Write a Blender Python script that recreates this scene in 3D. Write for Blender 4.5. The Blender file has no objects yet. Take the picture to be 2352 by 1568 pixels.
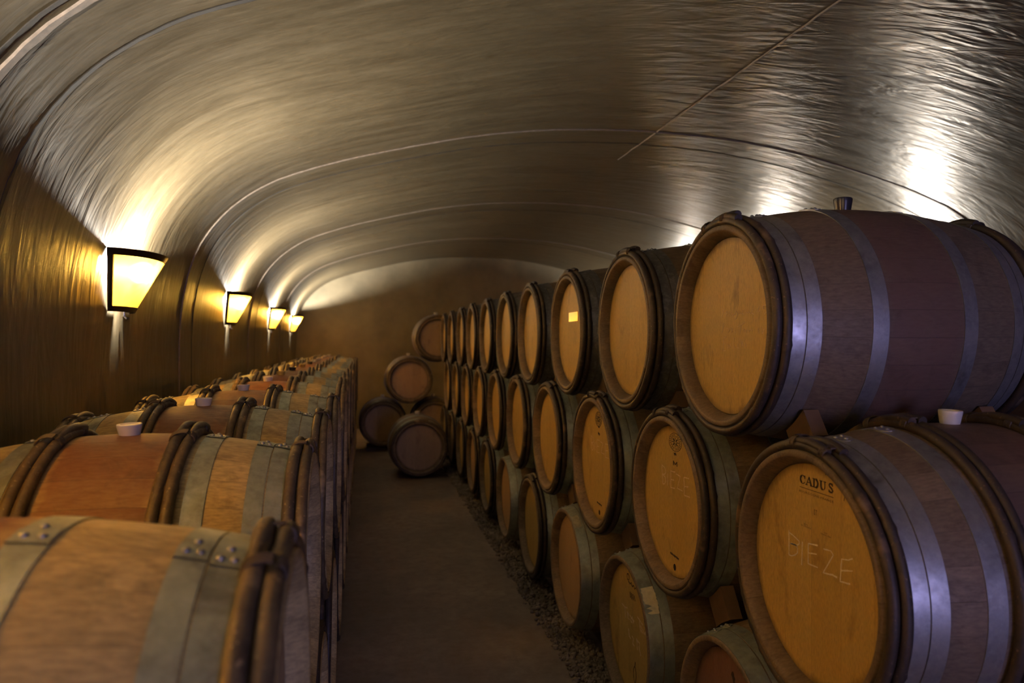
import bpy, math, random
from mathutils import Vector, Matrix
PI = math.pi
random.seed(7)
S = bpy.context.scene
COL = S.collection

# ------------------------------------------------------------------ camera, world, exposure
FLOOR = 0.0
EYE = 1.50                                   # height of the camera above the floor
cam_d = bpy.data.cameras.new('camera')
cam = bpy.data.objects.new('camera', cam_d)
COL.objects.link(cam)
cam.location = (0, 0, EYE)
cam.rotation_euler = (PI/2, 0, -math.atan(338/1700))
cam_d.sensor_width = 36
cam_d.lens = 36*1700/2352
cam_d.clip_start = 0.05
cam_d.dof.use_dof = True
cam_d.dof.focus_distance = 2.3
cam_d.dof.aperture_fstop = 3.2
S.camera = cam
S.view_settings.view_transform = 'Standard'
S.view_settings.look = 'None'
S.view_settings.gamma = 1
S.view_settings.use_curve_mapping = False
S.view_settings.exposure = 2.32
S.cycles.use_denoising = True
S.cycles.max_bounces = 7
S.cycles.diffuse_bounces = 4
S.cycles.glossy_bounces = 3
S.cycles.transmission_bounces = 4
S.cycles.sample_clamp_indirect = 4
S.cycles.caustics_reflective = False
S.cycles.caustics_refractive = False
W = bpy.data.worlds.new('dusk_sky')
S.world = W
W.use_nodes = True
W.node_tree.nodes['Background'].inputs[0].default_value = (0.32, 0.30, 0.85, 1)
W.node_tree.nodes['Background'].inputs[1].default_value = 0.25

BULB_W = 50.0                                # each sconce bulb
SHADE_GLOW = .10                             # glow of the amber mica
# daylight through the cellar's entrance, behind the camera
dl = bpy.data.lights.new('doorway_daylight', 'AREA')
dl.shape = 'RECTANGLE'; dl.size = 1.5; dl.size_y = 2.0
dl.energy = 15; dl.color = (0.52, 0.48, 1.0)
dlo = bpy.data.objects.new('doorway_daylight', dl); COL.objects.link(dlo)
dlo.location = (1.6, -4.7, 1.1); dlo.rotation_euler = (PI/2, 0, 0)

# ------------------------------------------------------------------ node helper
class NT:
    def __init__(s, name):
        s.m = bpy.data.materials.new(name); s.m.use_nodes = True
        s.t = s.m.node_tree; s.t.nodes.clear()
        s.out = s.t.nodes.new('ShaderNodeOutputMaterial')
    def n(s, typ, ins=None, **kw):
        nd = s.t.nodes.new('ShaderNode'+typ)
        for k, v in kw.items(): setattr(nd, k, v)
        for k, v in (ins or {}).items():
            s.set(nd.inputs[k], v)
        return nd
    def set(s, sock, v):
        if isinstance(v, bpy.types.NodeSocket): s.t.links.new(v, sock)
        elif isinstance(v, bpy.types.Node): s.t.links.new(v.outputs[0], sock)
        else:
            if isinstance(v, tuple) and len(v) == 3 and sock.type == 'RGBA': v = v+(1,)
            sock.default_value = v
    def obj(s): return s.n('TexCoord').outputs['Object']
    def map(s, scale, loc=(0,0,0), rot=(0,0,0), src=None):
        return s.n('Mapping', {'Vector': src or s.obj(), 'Scale': scale, 'Location': loc, 'Rotation': rot}).outputs[0]
    def noise(s, scale, vec=None, detail=4, rough=.55, dist=0):
        return s.n('TexNoise', {'Vector': vec or s.obj(), 'Scale': scale, 'Detail': detail, 'Roughness': rough, 'Distortion': dist}).outputs['Fac']
    def ramp(s, fac, stops):
        r = s.n('ValToRGB', {'Fac': fac}); e = r.color_ramp.elements
        while len(e) < len(stops): e.new(.5)
        for el, (p, c) in zip(e, stops):
            el.position = p; el.color = (c if len(c) == 4 else tuple(c)+(1,))
        return r.outputs[0]
    def fr(s, fac, a, b, lo=0., hi=1.):
        return s.n('MapRange', {'Value': fac, 'From Min': a, 'From Max': b, 'To Min': lo, 'To Max': hi}).outputs[0]
    def mix(s, f, a, b, mode='MIX'):
        nd = s.n('Mix', data_type='RGBA', blend_type=mode)
        s.set(nd.inputs[0], f); s.set(nd.inputs[6], a); s.set(nd.inputs[7], b)
        return nd.outputs[2]
    def math(s, op, a, b=0., c=0.):
        nd = s.n('Math', operation=op); s.set(nd.inputs[0], a); s.set(nd.inputs[1], b); s.set(nd.inputs[2], c)
        return nd.outputs[0]
    def bump(s, h, strength, dist=.01, normal=None):
        d = {'Height': h, 'Strength': strength, 'Distance': dist}
        if normal is not None: d['Normal'] = normal
        return s.n('Bump', d).outputs[0]
    def bsdf(s, col, rough, metal=0., normal=None, **kw):
        d = {'Base Color': col, 'Roughness': rough, 'Metallic': metal}
        if normal is not None: d['Normal'] = normal
        d.update(kw)
        b = s.n('BsdfPrincipled', d)
        s.t.links.new(b.outputs[0], s.out.inputs[0])
        return s.m

def rnd(t): return t.n('ObjectInfo').outputs['Random']

def mat_staves(name, c1, c2, stain, half, amt, grime=(.05,.035,.025)):
    """barrel wood: staves run along x, stained belly of the given half width"""
    t = NT(name)
    o = t.obj(); sep = t.n('SeparateXYZ', {0: o})
    x, y, z = sep.outputs
    ang = t.math('ARCTAN2', y, z)
    st = t.math('MULTIPLY', ang, 30/(2*PI))
    cell = t.math('FLOOR', st)
    wn = t.n('TexWhiteNoise', {'W': t.math('ADD', cell, t.math('MULTIPLY', rnd(t), 37.))}, noise_dimensions='1D').outputs['Value']
    off = t.n('CombineXYZ', {0: rnd(t), 1: t.math('MULTIPLY', rnd(t), 5.), 2: wn})
    vec = t.n('VectorMath', {0: o, 1: off}, operation='ADD').outputs[0]
    grain = t.noise(6, t.map((6, 28, 28), src=vec), 6, .65)
    blot = t.noise(5, vec, 5, .6, .4)
    col = t.mix(wn, c1, c2)
    col = t.mix(t.fr(grain, .35, .7), col, t.mix(.5, col, grime), 'MIX')
    # wine stain round the belly
    ax = t.math('ABSOLUTE', t.math('SUBTRACT', x, .40))
    edge = t.math('ADD', ax, t.math('MULTIPLY', t.math('SUBTRACT', blot, .5), .12))
    m = t.fr(edge, half+.02, half-.03)
    m = t.math('MULTIPLY', m, t.fr(t.noise(3, vec, 4), .2, .6, amt*.65, amt))
    col = t.mix(m, col, stain)
    col = t.mix(t.math('MULTIPLY', t.fr(t.noise(7, vec, 6, .72, .6), .5, .7), .6), col, grime)
    seam = t.math('ABSOLUTE', t.math('SUBTRACT', t.math('FRACT', st), .5))
    sm = t.fr(seam, .488, .5)
    col = t.mix(t.math('MULTIPLY', sm, .55), col, (.02,.014,.01))
    nb = t.bump(t.math('SUBTRACT', t.math('MULTIPLY', grain, .3), sm), .35, .0015)
    return t.bsdf(col, t.fr(grain, .3, .7, .5, .68), 0., nb)

def mat_head(name, c1, c2, dark, spots=.5):
    """barrel head: upright boards in the y-z plane"""
    t = NT(name)
    o = t.obj(); sep = t.n('SeparateXYZ', {0: o})
    y = sep.outputs[1]
    st = t.math('ADD', t.math('MULTIPLY', y, 9.3), t.math('MULTIPLY', rnd(t), 3.))
    wn = t.n('TexWhiteNoise', {'W': t.math('ADD', t.math('FLOOR', st), t.math('MULTIPLY', rnd(t), 37.))}, noise_dimensions='1D').outputs['Value']
    off = t.n('CombineXYZ', {0: wn, 1: t.math('MULTIPLY', rnd(t), 5.), 2: t.math('MULTIPLY', rnd(t), 9.)})
    vec = t.n('VectorMath', {0: o, 1: off}, operation='ADD').outputs[0]
    grain = t.noise(5, t.map((20, 26, 2.2), src=vec), 6, .65, .3)
    fine = t.noise(5, t.map((60, 90, 14), src=vec), 4, .7)
    blot = t.noise(7, t.map((1, 1.6, .8), src=vec), 5, .65, .3)
    col = t.mix(t.math('MULTIPLY', wn, .8), c1, c2)
    col = t.mix(t.fr(grain, .3, .75, 0, .75), col, c2)
    col = t.mix(t.fr(fine, .42, .70, 0., .5), col, dark)
    col = t.mix(t.math('MULTIPLY', t.fr(blot, .56, .74), spots), col, dark)
    r = t.n('VectorMath', {0: t.n('CombineXYZ', {1: y, 2: sep.outputs[2]})}, operation='LENGTH').outputs['Value']
    col = t.mix(t.math('MULTIPLY', t.fr(t.math('ADD', r, t.math('MULTIPLY', blot, .03)), .245, .27), .8), col, (.05,.035,.02))
    seam = t.math('ABSOLUTE', t.math('SUBTRACT', t.math('FRACT', st), .5))
    sm = t.fr(seam, .49, .5)
    col = t.mix(t.math('MULTIPLY', sm, .35), col, (.05,.03,.015))
    nb = t.bump(t.math('SUBTRACT', t.math('MULTIPLY', fine, .4), sm), .25, .001)
    return t.bsdf(col, .48, 0., nb)

def mat_galv(name, c1, c2, rough=.36):
    t = NT(name)
    off = t.n('CombineXYZ', {0: rnd(t), 1: t.math('MULTIPLY', rnd(t), 7.)})
    vec = t.n('VectorMath', {0: t.obj(), 1: off}, operation='ADD').outputs[0]
    a = t.noise(14, vec, 6, .7); b = t.noise(60, vec, 3, .6); c = t.noise(5, vec, 4, .6, .6)
    col = t.mix(t.fr(a, .35, .68), c1, c2)
    col = t.mix(t.math('MULTIPLY', t.fr(c, .58, .7), .6), col, (.10, .09, .075))
    col = t.mix(t.math('MULTIPLY', t.fr(b, .5, .75), .25), col, (.62,.62,.6))
    nb = t.bump(a, .25, .002)
    return t.bsdf(col, t.fr(a, .3, .7, rough, rough+.2), .72, nb)

def mat_bark(name, c1, c2, c3):
    t = NT(name)
    off = t.n('CombineXYZ', {0: rnd(t), 1: t.math('MULTIPLY', rnd(t), 7.)})
    vec = t.n('VectorMath', {0: t.obj(), 1: off}, operation='ADD').outputs[0]
    a = t.noise(26, vec, 6, .7, .5); b = t.noise(7, vec, 4, .6); v = t.noise(120, vec, 2, .5)
    col = t.mix(t.fr(a, .35, .65), c1, c2)
    col = t.mix(t.math('MULTIPLY', t.fr(b, .6, .68), .8), col, c3)
    col = t.mix(t.math('MULTIPLY', t.fr(v, .66, .72), .7), col, c3)
    return t.bsdf(col, .55, 0., t.bump(a, .6, .003))

def mat_plain(name, col, rough=.5, metal=0., sc=30, var=.15, **kw):
    t = NT(name)
    n = t.noise(sc, None, 4)
    c2 = tuple(c*(1-var*2) for c in col)
    return t.bsdf(t.mix(t.fr(n, .3, .7), col, c2), rough, metal, t.bump(n, .1, .001), **kw)

def mat_concrete(name, base, pale, dark, swirl, rough=.30):
    """trowelled, sealed shotcrete: streaks run round the vault, the coat is glossy"""
    t = NT(name)
    o = t.obj()
    s1 = t.noise(2.2, t.map((.55, 5., .55)), 7, .62, .5)
    s2 = t.noise(9, t.map((.35, 6., .35)), 5, .6, .3)
    big = t.noise(.8, None, 4, .6, .6)
    spk = t.noise(70, None, 2, .5)
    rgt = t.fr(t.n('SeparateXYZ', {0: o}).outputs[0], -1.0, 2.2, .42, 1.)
    fade = t.fr(t.n('SeparateXYZ', {0: o}).outputs[0], 2.6, 4.4, 1., .4)
    col = t.ramp(s1, [(.25, dark), (.55, base), (.85, pale)])
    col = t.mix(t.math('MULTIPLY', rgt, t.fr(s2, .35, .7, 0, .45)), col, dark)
    col = t.mix(t.fr(big, .35, .7, 0, .45), col, base)
    col = t.mix(t.math('MULTIPLY', t.fr(spk, .70, .76), .5), col, pale)
    gr = t.noise(24, t.map((.6, 1.6, .6)), 6, .75)
    col = t.mix(t.fr(gr, .42, .68, 0, .25), col, pale)
    col = t.mix(t.fr(gr, .5, .3, 0, .28), col, dark)
    bl = t.noise(2.6, t.map((.8, 1.4, .8)), 5, .65, .8)
    col = t.mix(t.fr(bl, .5, .7, 0, .35), col, dark)
    crack = t.noise(1.1, t.map((1.2, 2.4, 1.2)), 6, .6, 2.2)
    cr = t.fr(t.math('ABSOLUTE', t.math('SUBTRACT', crack, .5)), .0, .006)
    col = t.mix(t.math('MULTIPLY', t.math('SUBTRACT', 1., cr), .18), col, pale)
    w1 = t.noise(2.0, t.map((.8, 2.6, .8)), 2, .5, swirl)
    w2 = t.noise(3.2, t.map((.6, 2.9, .6)), 3, .5, 2.6)
    b1 = t.bump(w1, t.math('MULTIPLY', t.math('MULTIPLY', rgt, fade), .24), .055)
    b2 = t.bump(w2, t.math('MULTIPLY', t.math('MULTIPLY', rgt, fade), .34), .020, b1)
    b3 = t.bump(s2, t.math('MULTIPLY', rgt, .08), .004, b2)
    return t.bsdf(col, t.fr(s1, .3, .7, rough, rough+.14), 0., b3, **{'IOR': 1.45})

M = {}
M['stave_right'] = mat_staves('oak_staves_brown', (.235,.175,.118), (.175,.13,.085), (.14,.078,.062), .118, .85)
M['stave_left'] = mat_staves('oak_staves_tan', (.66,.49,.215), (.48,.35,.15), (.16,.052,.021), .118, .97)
M['stave_low'] = mat_staves('oak_staves_dull', (.31,.23,.15), (.22,.155,.10), (.16,.085,.065), .11, .7)
M['head_oak'] = mat_head('oak_head_honey', (.76,.53,.165), (.64,.42,.11), (.22,.12,.035), .65)
M['head_spot'] = mat_head('oak_head_speckled', (.80,.56,.18), (.62,.41,.115), (.22,.13,.04), .8)
M['head_dim'] = mat_head('oak_head_brown', (.56,.40,.23), (.42,.285,.155), (.18,.105,.055), .5)
M['head_wine'] = mat_head('oak_head_wine', (.30,.17,.13), (.22,.12,.09), (.10,.04,.035), .5)
M['galv'] = mat_galv('galvanised_steel', (.44,.44,.44), (.26,.26,.26), .32)
M['galv_green'] = mat_galv('galvanised_steel_green', (.42,.45,.38), (.26,.29,.24), .42)
M['galv_left'] = mat_galv('galvanised_steel_left_lit', (.46,.47,.38), (.24,.25,.19), .42)  # left row's hoop steel; the greenish light there is mixed into its colour
M['galv_dark'] = mat_galv('dark_hoop_steel', (.20,.20,.20), (.12,.12,.12), .42)
M['rod'] = mat_bark('chestnut_bark', (.06,.042,.030), (.032,.023,.019), (.20,.13,.08))
M['rod_pale'] = mat_bark('chestnut_bark_pale', (.14,.10,.055), (.06,.042,.027), (.36,.25,.13))
M['lash'] = mat_bark('willow_lashing', (.09,.065,.04), (.05,.034,.024), (.2,.14,.08))
M['bung_white'] = mat_plain('silicone_white', (.80,.76,.70), .4, 0, 20, .04, **{'Subsurface Weight': .2, 'Subsurface Radius': (.01,.008,.006)})
M['bung_dark'] = mat_plain('silicone_dark', (.05,.045,.05), .25)
M['bung_yellow'] = mat_plain('silicone_yellow', (.70,.52,.16), .4)
M['ink'] = mat_plain('branding_ink', (.055,.032,.018), .7)
M['chalk'] = mat_plain('chalk', (1.,.90,.72), .9, 0, 200, .12)
M['chalk_faint'] = mat_plain('chalk_faint', (.95,.76,.50), .9, 0, 200, .12)
M['paper'] = mat_plain('paper_label', (.92,.84,.62), .8, 0, 60, .12)
M['paper_grey'] = mat_plain('weathered_label', (.50,.47,.36), .8, 0, 60, .2)
M['brass'] = mat_plain('polished_brass_label', (.85,.62,.25), .12, 1., 10, .05)
M['wedge'] = mat_plain('softwood_wedge', (.16,.10,.062), .7, 0, 12, .2)
M['rail'] = mat_plain('rail_timber', (.16,.11,.075), .8, 0, 8, .2)
M['bronze'] = mat_plain('bronzed_frame', (.035,.022,.014), .4, .6, 25, .2)
M['steel'] = mat_plain('conduit_steel', (.5,.48,.45), .35, 1., 25, .1)
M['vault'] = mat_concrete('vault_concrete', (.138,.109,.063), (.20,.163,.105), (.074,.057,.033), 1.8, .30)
M['endwall'] = mat_plain('end_wall_concrete', (.30,.255,.165), .75, 0, 2.5, .18)
M['ridge'] = mat_plain('joint_mortar', (.27,.21,.16), .6, 0, 40, .2)
M['crown'] = mat_plain('crown_mortar', (.55,.44,.33), .6, 0, 6, .3)
M['groove'] = mat_plain('joint_dark_strip', (.035,.028,.022), .8, 0, 40, .2)  # plain dark colour of the joint strips in vault and floor
M['gravel'] = mat_plain('gravel', (.36,.30,.25), .85, 0, 9, .3)

def mat_floor():
    t = NT('floor_concrete')
    a = t.noise(1.3, None, 7, .65, .5); b = t.noise(14, None, 6, .7); c = t.noise(3.5, t.map((1,.5,1)), 5, .6, 1.)
    col = t.ramp(a, [(.3, (.20,.17,.165)), (.55, (.34,.285,.26)), (.8, (.50,.43,.38))])
    col = t.mix(t.fr(b, .4, .7, 0, .45), col, (.12,.095,.082))
    col = t.mix(t.math('MULTIPLY', t.fr(c, .58, .7), .35), col, (.26,.21,.17))
    return t.bsdf(col, t.fr(a, .3, .7, .5, .75), 0., t.bump(b, .3, .003))
M['floor'] = mat_floor()

def mat_mica():
    t = NT('amber_mica')
    n = t.noise(9, t.map((1,1,.6)), 6, .7, .8)
    col = t.mix(t.fr(n, .3, .7), (.20, .088, .006), (.12, .042, .002))
    tr = t.n('BsdfTranslucent', {'Color': col})
    df = t.n('BsdfDiffuse', {'Color': col})
    mx = t.n('MixShader', {0: .25}); t.set(mx.inputs[1], tr.outputs[0]); t.set(mx.inputs[2], df.outputs[0])
    em = t.n('Emission', {'Color': (1., .50, .08, 1), 'Strength': SHADE_GLOW})
    rf = t.n('BsdfRefraction', {'Color': (1., .60, .11, 1), 'Roughness': .55, 'IOR': 1.35})
    m2 = t.n('MixShader', {0: .26}); t.set(m2.inputs[1], mx.outputs[0]); t.set(m2.inputs[2], rf.outputs[0])
    ad = t.n('AddShader'); t.set(ad.inputs[0], m2.outputs[0]); t.set(ad.inputs[1], em.outputs[0])
    t.t.links.new(ad.outputs[0], t.out.inputs[0])
    return t.m
M['mica'] = mat_mica()

# ------------------------------------------------------------------ mesh helpers
class MB:
    def __init__(s): s.v = []; s.f = []
    def add(s, vs, fs):
        k = len(s.v); s.v += [tuple(p) for p in vs]; s.f += [tuple(i+k for i in f) for f in fs]; return s
    def box(s, c, d, R=None):
        cx, cy, cz = c; x, y, z = d[0]/2, d[1]/2, d[2]/2
        P = [Vector((a*x, b*y, e*z)) for a in (-1,1) for b in (-1,1) for e in (-1,1)]
        if R is not None: P = [R @ p for p in P]
        P = [p+Vector(c) for p in P]
        return s.add(P, [(0,1,3,2),(4,6,7,5),(0,4,5,1),(2,3,7,6),(0,2,6,4),(1,5,7,3)])
    def lathe(s, prof, n=96, a0=0., a1=2*PI, close_prof=False):
        full = abs(a1-a0-2*PI) < 1e-6
        m = n if full else n+1; k = len(s.v); P = len(prof)
        for i in range(m):
            a = a0+(a1-a0)*i/n; ca, sa = math.cos(a), math.sin(a)
            s.v += [(x, -r*sa, r*ca) for x, r in prof]
        for i in range(n):
            i2 = (i+1) % m
            for j in range(P if close_prof else P-1):
                j2 = (j+1) % P
                s.f.append((k+i*P+j, k+i2*P+j, k+i2*P+j2, k+i*P+j2))
        if close_prof and not full:
            s.f.append(tuple(k+j for j in range(P))); s.f.append(tuple(k+n*P+j for j in reversed(range(P))))
        return s
    def tube(s, pts, rads, n=8, closed=False, cap=True):
        k = len(s.v); N = len(pts); pts = [Vector(p) for p in pts]
        for i in range(N):
            a = pts[i-1] if (i or closed) else pts[i]; b = pts[(i+1) % N] if (i < N-1 or closed) else pts[i]
            d = (b-a).normalized()
            up = Vector((1,0,0)) if abs(d.x) < .9 else Vector((0,0,1))
            u = d.cross(up).normalized(); w = d.cross(u)
            for j in range(n):
                t = 2*PI*j/n; s.v.append(tuple(pts[i]+(u*math.cos(t)+w*math.sin(t))*rads[i]))
        for i in range(N if closed else N-1):
            i2 = (i+1) % N
            for j in range(n):
                j2 = (j+1) % n; s.f.append((k+i*n+j, k+i*n+j2, k+i2*n+j2, k+i2*n+j))
        if cap and not closed:
            s.f.append(tuple(k+j for j in reversed(range(n)))); s.f.append(tuple(k+(N-1)*n+j for j in range(n)))
        return s
    def mesh(s, name, m, smooth=True, ang=40):
        me = bpy.data.meshes.new(name); me.from_pydata(s.v, [], s.f); me.validate()
        me.materials.append(M[m] if isinstance(m, str) else m)
        if smooth:
            me.polygons.foreach_set('use_smooth', [True]*len(me.polygons))
            try: me.set_sharp_from_angle(angle=math.radians(ang))
            except Exception: pass
        return me
def link(name, me, parent=None, loc=(0,0,0), rot=(0,0,0)):
    o = bpy.data.objects.new(name, me); COL.objects.link(o)
    o.parent = parent; o.location = loc; o.rotation_euler = rot
    return o
def empty(name, loc, rz=0.):
    o = bpy.data.objects.new(name, None); COL.objects.link(o); o.empty_display_size = .1
    o.location = loc; o.rotation_euler = (0, 0, rz); return o
def tag(o, label=None, cat=None, group=None, kind=None):
    if label: o['label'] = label
    if cat: o['category'] = cat
    if group: o['group'] = group
    if kind: o['kind'] = kind
    return o
def struct(name, me, loc=(0,0,0)):
    return tag(link(name, me, None, loc), kind='structure')

# ------------------------------------------------------------------ the vault
K = .88                                      # size of the vault about the eye point
XL, XR = -1.30*K, 5.70*K
YN, YF = -4.3, 14.8*K
raw = [(-1.30, 0.), (-1.30, .5), (-1.30, 1.0), (-1.30, 1.40), (-1.295, 1.58), (-1.275, 1.80), (-1.215, 2.06), (-1.10, 2.29), (-.91, 2.50), (-.66, 2.665),
       (-.38, 2.775), (-.11, 2.86), (.14, 2.925), (.43, 2.995), (.78, 3.07), (1.12, 3.125), (1.48, 3.165), (1.85, 3.185), (2.20, 3.195)]
def spline(pts, step=.045):
    out = []
    P = [pts[0]]+pts+[pts[-1]]
    for i in range(1, len(P)-2):
        p0, p1, p2, p3 = P[i-1:i+3]
        L = math.dist(p1, p2); n = max(1, int(L/step))
        for k in range(n):
            t = k/n
            out.append(tuple(.5*((2*b)+(-a+c)*t+(2*a-5*b+4*c-d)*t*t+(-a+3*b-3*c+d)*t**3) for a, b, c, d in zip(p0, p1, p2, p3)))
    out.append(pts[-1]); return out
half0 = spline(raw)
half = [(x*K, EYE+(z-EYE)*K if z > 1.2 else z*(EYE-.3*K)/1.2) for x, z in half0]
PROF = half+[(4.4*K-x, z) for x, z in reversed(half[:-1])]
def pnorm(i):
    a = PROF[max(0, i-1)]; b = PROF[min(len(PROF)-1, i+1)]
    dx, dz = b[0]-a[0], b[1]-a[1]; L = math.hypot(dx, dz)
    return (dz/L, -dx/L)                     # points into the cellar
NORM = [pnorm(i) for i in range(len(PROF))]
def wall_x(z):                               # left wall surface at height z
    for (x0, z0), (x1, z1) in zip(half0, half0[1:]):
        if z0 <= z <= z1: return x0+(x1-x0)*(z-z0)/(z1-z0+1e-9)
    return -1.3
def sweep(i0, i1, name, m):
    ys = [YN+(YF-YN)*k/40 for k in range(41)]
    vs = []; fs = []; ns = []; n = i1-i0+1
    for y in ys:
        for i in range(i0, i1+1):
            vs.append((PROF[i][0], y, PROF[i][1])); ns.append((NORM[i][0], 0, NORM[i][1]))
    for k in range(40):
        for j in range(n-1):
            fs.append((k*n+j, (k+1)*n+j, (k+1)*n+j+1, k*n+j+1))
    # outer skin so that the wall has thickness
    b = len(vs)
    for y in (YN, YF):
        for i in range(i0, i1+1):
            vs.append((PROF[i][0]-NORM[i][0]*.25, y, PROF[i][1]-NORM[i][1]*.25)); ns.append((-NORM[i][0], 0, -NORM[i][1]))
    for j in range(n-1): fs.append((b+j, b+j+1, b+n+j+1, b+n+j))
    me = bpy.data.meshes.new(name); me.from_pydata(vs, [], fs); me.materials.append(M[m])
    me.polygons.foreach_set('use_smooth', [True]*len(me.polygons))
    me.normals_split_custom_set_from_vertices(ns)
    return struct(name, me)
i_sp = next(i for i, p in enumerate(PROF) if p[1] > 1.62)
n_all = len(PROF)
sweep(0, i_sp, 'wall_left', 'vault')
sweep(i_sp, n_all-1-i_sp, 'ceiling', 'vault')
sweep(n_all-1-i_sp, n_all-1, 'wall_right', 'vault')
struct('floor', MB().box(((XL+XR)/2, (YN+YF)/2, -.06), (XR-XL+.5, YF-YN, .12)).mesh('floor', 'floor', False))
def end_wall(name, y, door=None):
    mb = MB(); pts = PROF
    def face(poly):
        k = len(mb.v); n = len(poly)
        mb.v += [(x, y-.0, z) for x, z in poly]+[(x, y+(.25 if y > 0 else -.25), z) for x, z in poly]
        mb.f.append(tuple(range(k, k+n))); mb.f.append(tuple(range(k+2*n-1, k+n-1, -1)))
        for i in range(n): mb.f.append((k+i, k+n+i, k+n+(i+1) % n, k+(i+1) % n))
    if door is None: face(pts)
    else:
        d0, d1, dh = door
        L = [p for p in pts if p[0] < d0]; R = [p for p in pts if p[0] > d1]; C = [p for p in pts if d0 <= p[0] <= d1]
        face(L+[(d0, L[-1][1]), (d0, 0)]); face([(d1, 0), (d1, R[0][1])]+R); face([(d0, dh), (d0, L[-1][1])]+C+[(d1, R[0][1]), (d1, dh)])
    return struct(name, mb.mesh(name, 'endwall', False))
end_wall('wall_far', YF)
end_wall('wall_near', YN, (.6, 2.6, 2.1))

def rib(y, w, h, m, num, jag=0., xr=None):
    y *= K; w *= K
    vs = []; fs = []; rr = random.Random(int(y*100))
    ids = [i for i in range(n_all) if PROF[i][1] > .0]
    for i in ids:
        (x, z), (nx, nz) = PROF[i], NORM[i]
        j = rr.uniform(-jag, jag); ww = w*(1+rr.uniform(-.25, .25)*(jag > 0))
        for dy, hh in ((-ww/2, -.004), (-ww*.32, h), (ww*.32, h), (ww/2, -.004)):
            vs.append((x+nx*hh, y+dy+j, z+nz*hh))
    for k in range(len(ids)-1):
        for q in range(3): fs.append((k*4+q, (k+1)*4+q, (k+1)*4+q+1, k*4+q+1))
    b = MB(); b.v = vs; b.f = fs
    struct('trim_%d' % num, b.mesh('joint_strip', m, True, 30))
num = 1
for y in (2.50, 5.64, 8.80, 11.95, -.65):
    rib(y, .028 if y > 3 else .05, .006, 'ridge', num, .003); num += 1
for y in (2.87, 6.02, 9.30, 12.35, -.28, 2.43):
    rib(y, .02 if y > 3 else .034, .002, 'groove', num, .002); num += 1
# thin mortar line along the crown
b = MB(); rr = random.Random(3)
for k in range(60):
    y = 1.05+k*.08
    x = 2.31*K+rr.uniform(-.004, .004); i = min(range(n_all), key=lambda i: abs(PROF[i][0]-x)); z = PROF[i][1]
    for dx, hh in ((-.007, .004), (-.003, -.005), (.003, -.005), (.007, .004)): b.v.append((x+dx, y, z+hh))
    if k: b.f += [((k-1)*4+q, (k-1)*4+q+1, k*4+q+1, k*4+q) for q in range(3)]
struct('trim_%d' % num, b.mesh('crown_line', 'crown')); num += 1
# expansion joint in the floor
b = MB().box((.35, 1.47, .0015), (2.6, .012, .003), Matrix.Rotation(-.03, 3, 'Z'))
struct('trim_%d' % num, b.mesh('floor_joint', 'groove', False)); num += 1

# ------------------------------------------------------------------ barrels
LEN, RB, RE = .80, .336, .281
def rad(x):
    u = abs((x-LEN/2)/(LEN/2)); return RE+(RB-RE)*(1-u**2.05)
def staves_mesh(m):
    p = [(.052, .250), (.035, .2505), (.012, .259), (.0015, .266), (0, .268), (0, .279), (.0015, RE)]
    xs = [LEN*k/40 for k in range(1, 40)]
    p = p+[(x, rad(x)) for x in xs]+[(LEN-a, c) for a, c in reversed(p)]
    return MB().lathe(p, 120).mesh('staves', m, True, 50)
def head_mesh(m, x0=.036, x1=.052):
    b = MB().lathe([(x0, .0001), (x0, .12), (x0, .248), (x0+.003, .2515), (x1, .2515), (x1, .0001)], 72)
    return b.mesh('head', m, True, 30)
def band_mesh(x0, x1, m, th=.0022, lap=.17, seed=0):
    def sec(o): return [(x0, rad(x0)-.002), (x0, rad(x0)+o), ((x0+x1)/2, rad((x0+x1)/2)+o), (x1, rad(x1)+o), (x1, rad(x1)-.002)]
    b = MB().lathe(sec(th), 108)
    # riveted lap with a rounded tongue
    N = 14; k = len(b.v); w = (x1-x0)/2; xc = (x0+x1)/2
    A0, A1 = -lap*.55, lap*.55
    for i in range(N+1):
        a = A0+(A1-A0)*i/N
        e = max(0., (a-(A1-.10))/.10); ww = w*math.sqrt(max(0.0, 1-e*e))*.98+.0004
        for dx, o in ((-ww, th*.4), (-ww, th*1.9), (ww, th*1.9), (ww, th*.4)):
            x = xc+dx; r = rad(x)+o; b.v.append((x, -r*math.sin(a), r*math.cos(a)))
    for i in range(N):
        for q in range(3): b.f.append((k+i*4+q, k+(i+1)*4+q, k+(i+1)*4+q+1, k+i*4+q+1))
    return b.mesh('hoop', m, True, 35)
def rivet_mesh():
    b = MB(); n = 10
    pr = [(.0052, 0.), (.0048, .0018), (.0032, .0034), (.0, .0042)]
    for r, h in pr:
        for j in range(n): b.v.append((r*math.cos(2*PI*j/n), r*math.sin(2*PI*j/n), h))
    for i in range(len(pr)-1):
        for j in range(n): b.f.append((i*n+j, i*n+(j+1) % n, (i+1)*n+(j+1) % n, (i+1)*n+j))
    return b.mesh('rivet', 'galv', True, 60)
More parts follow.
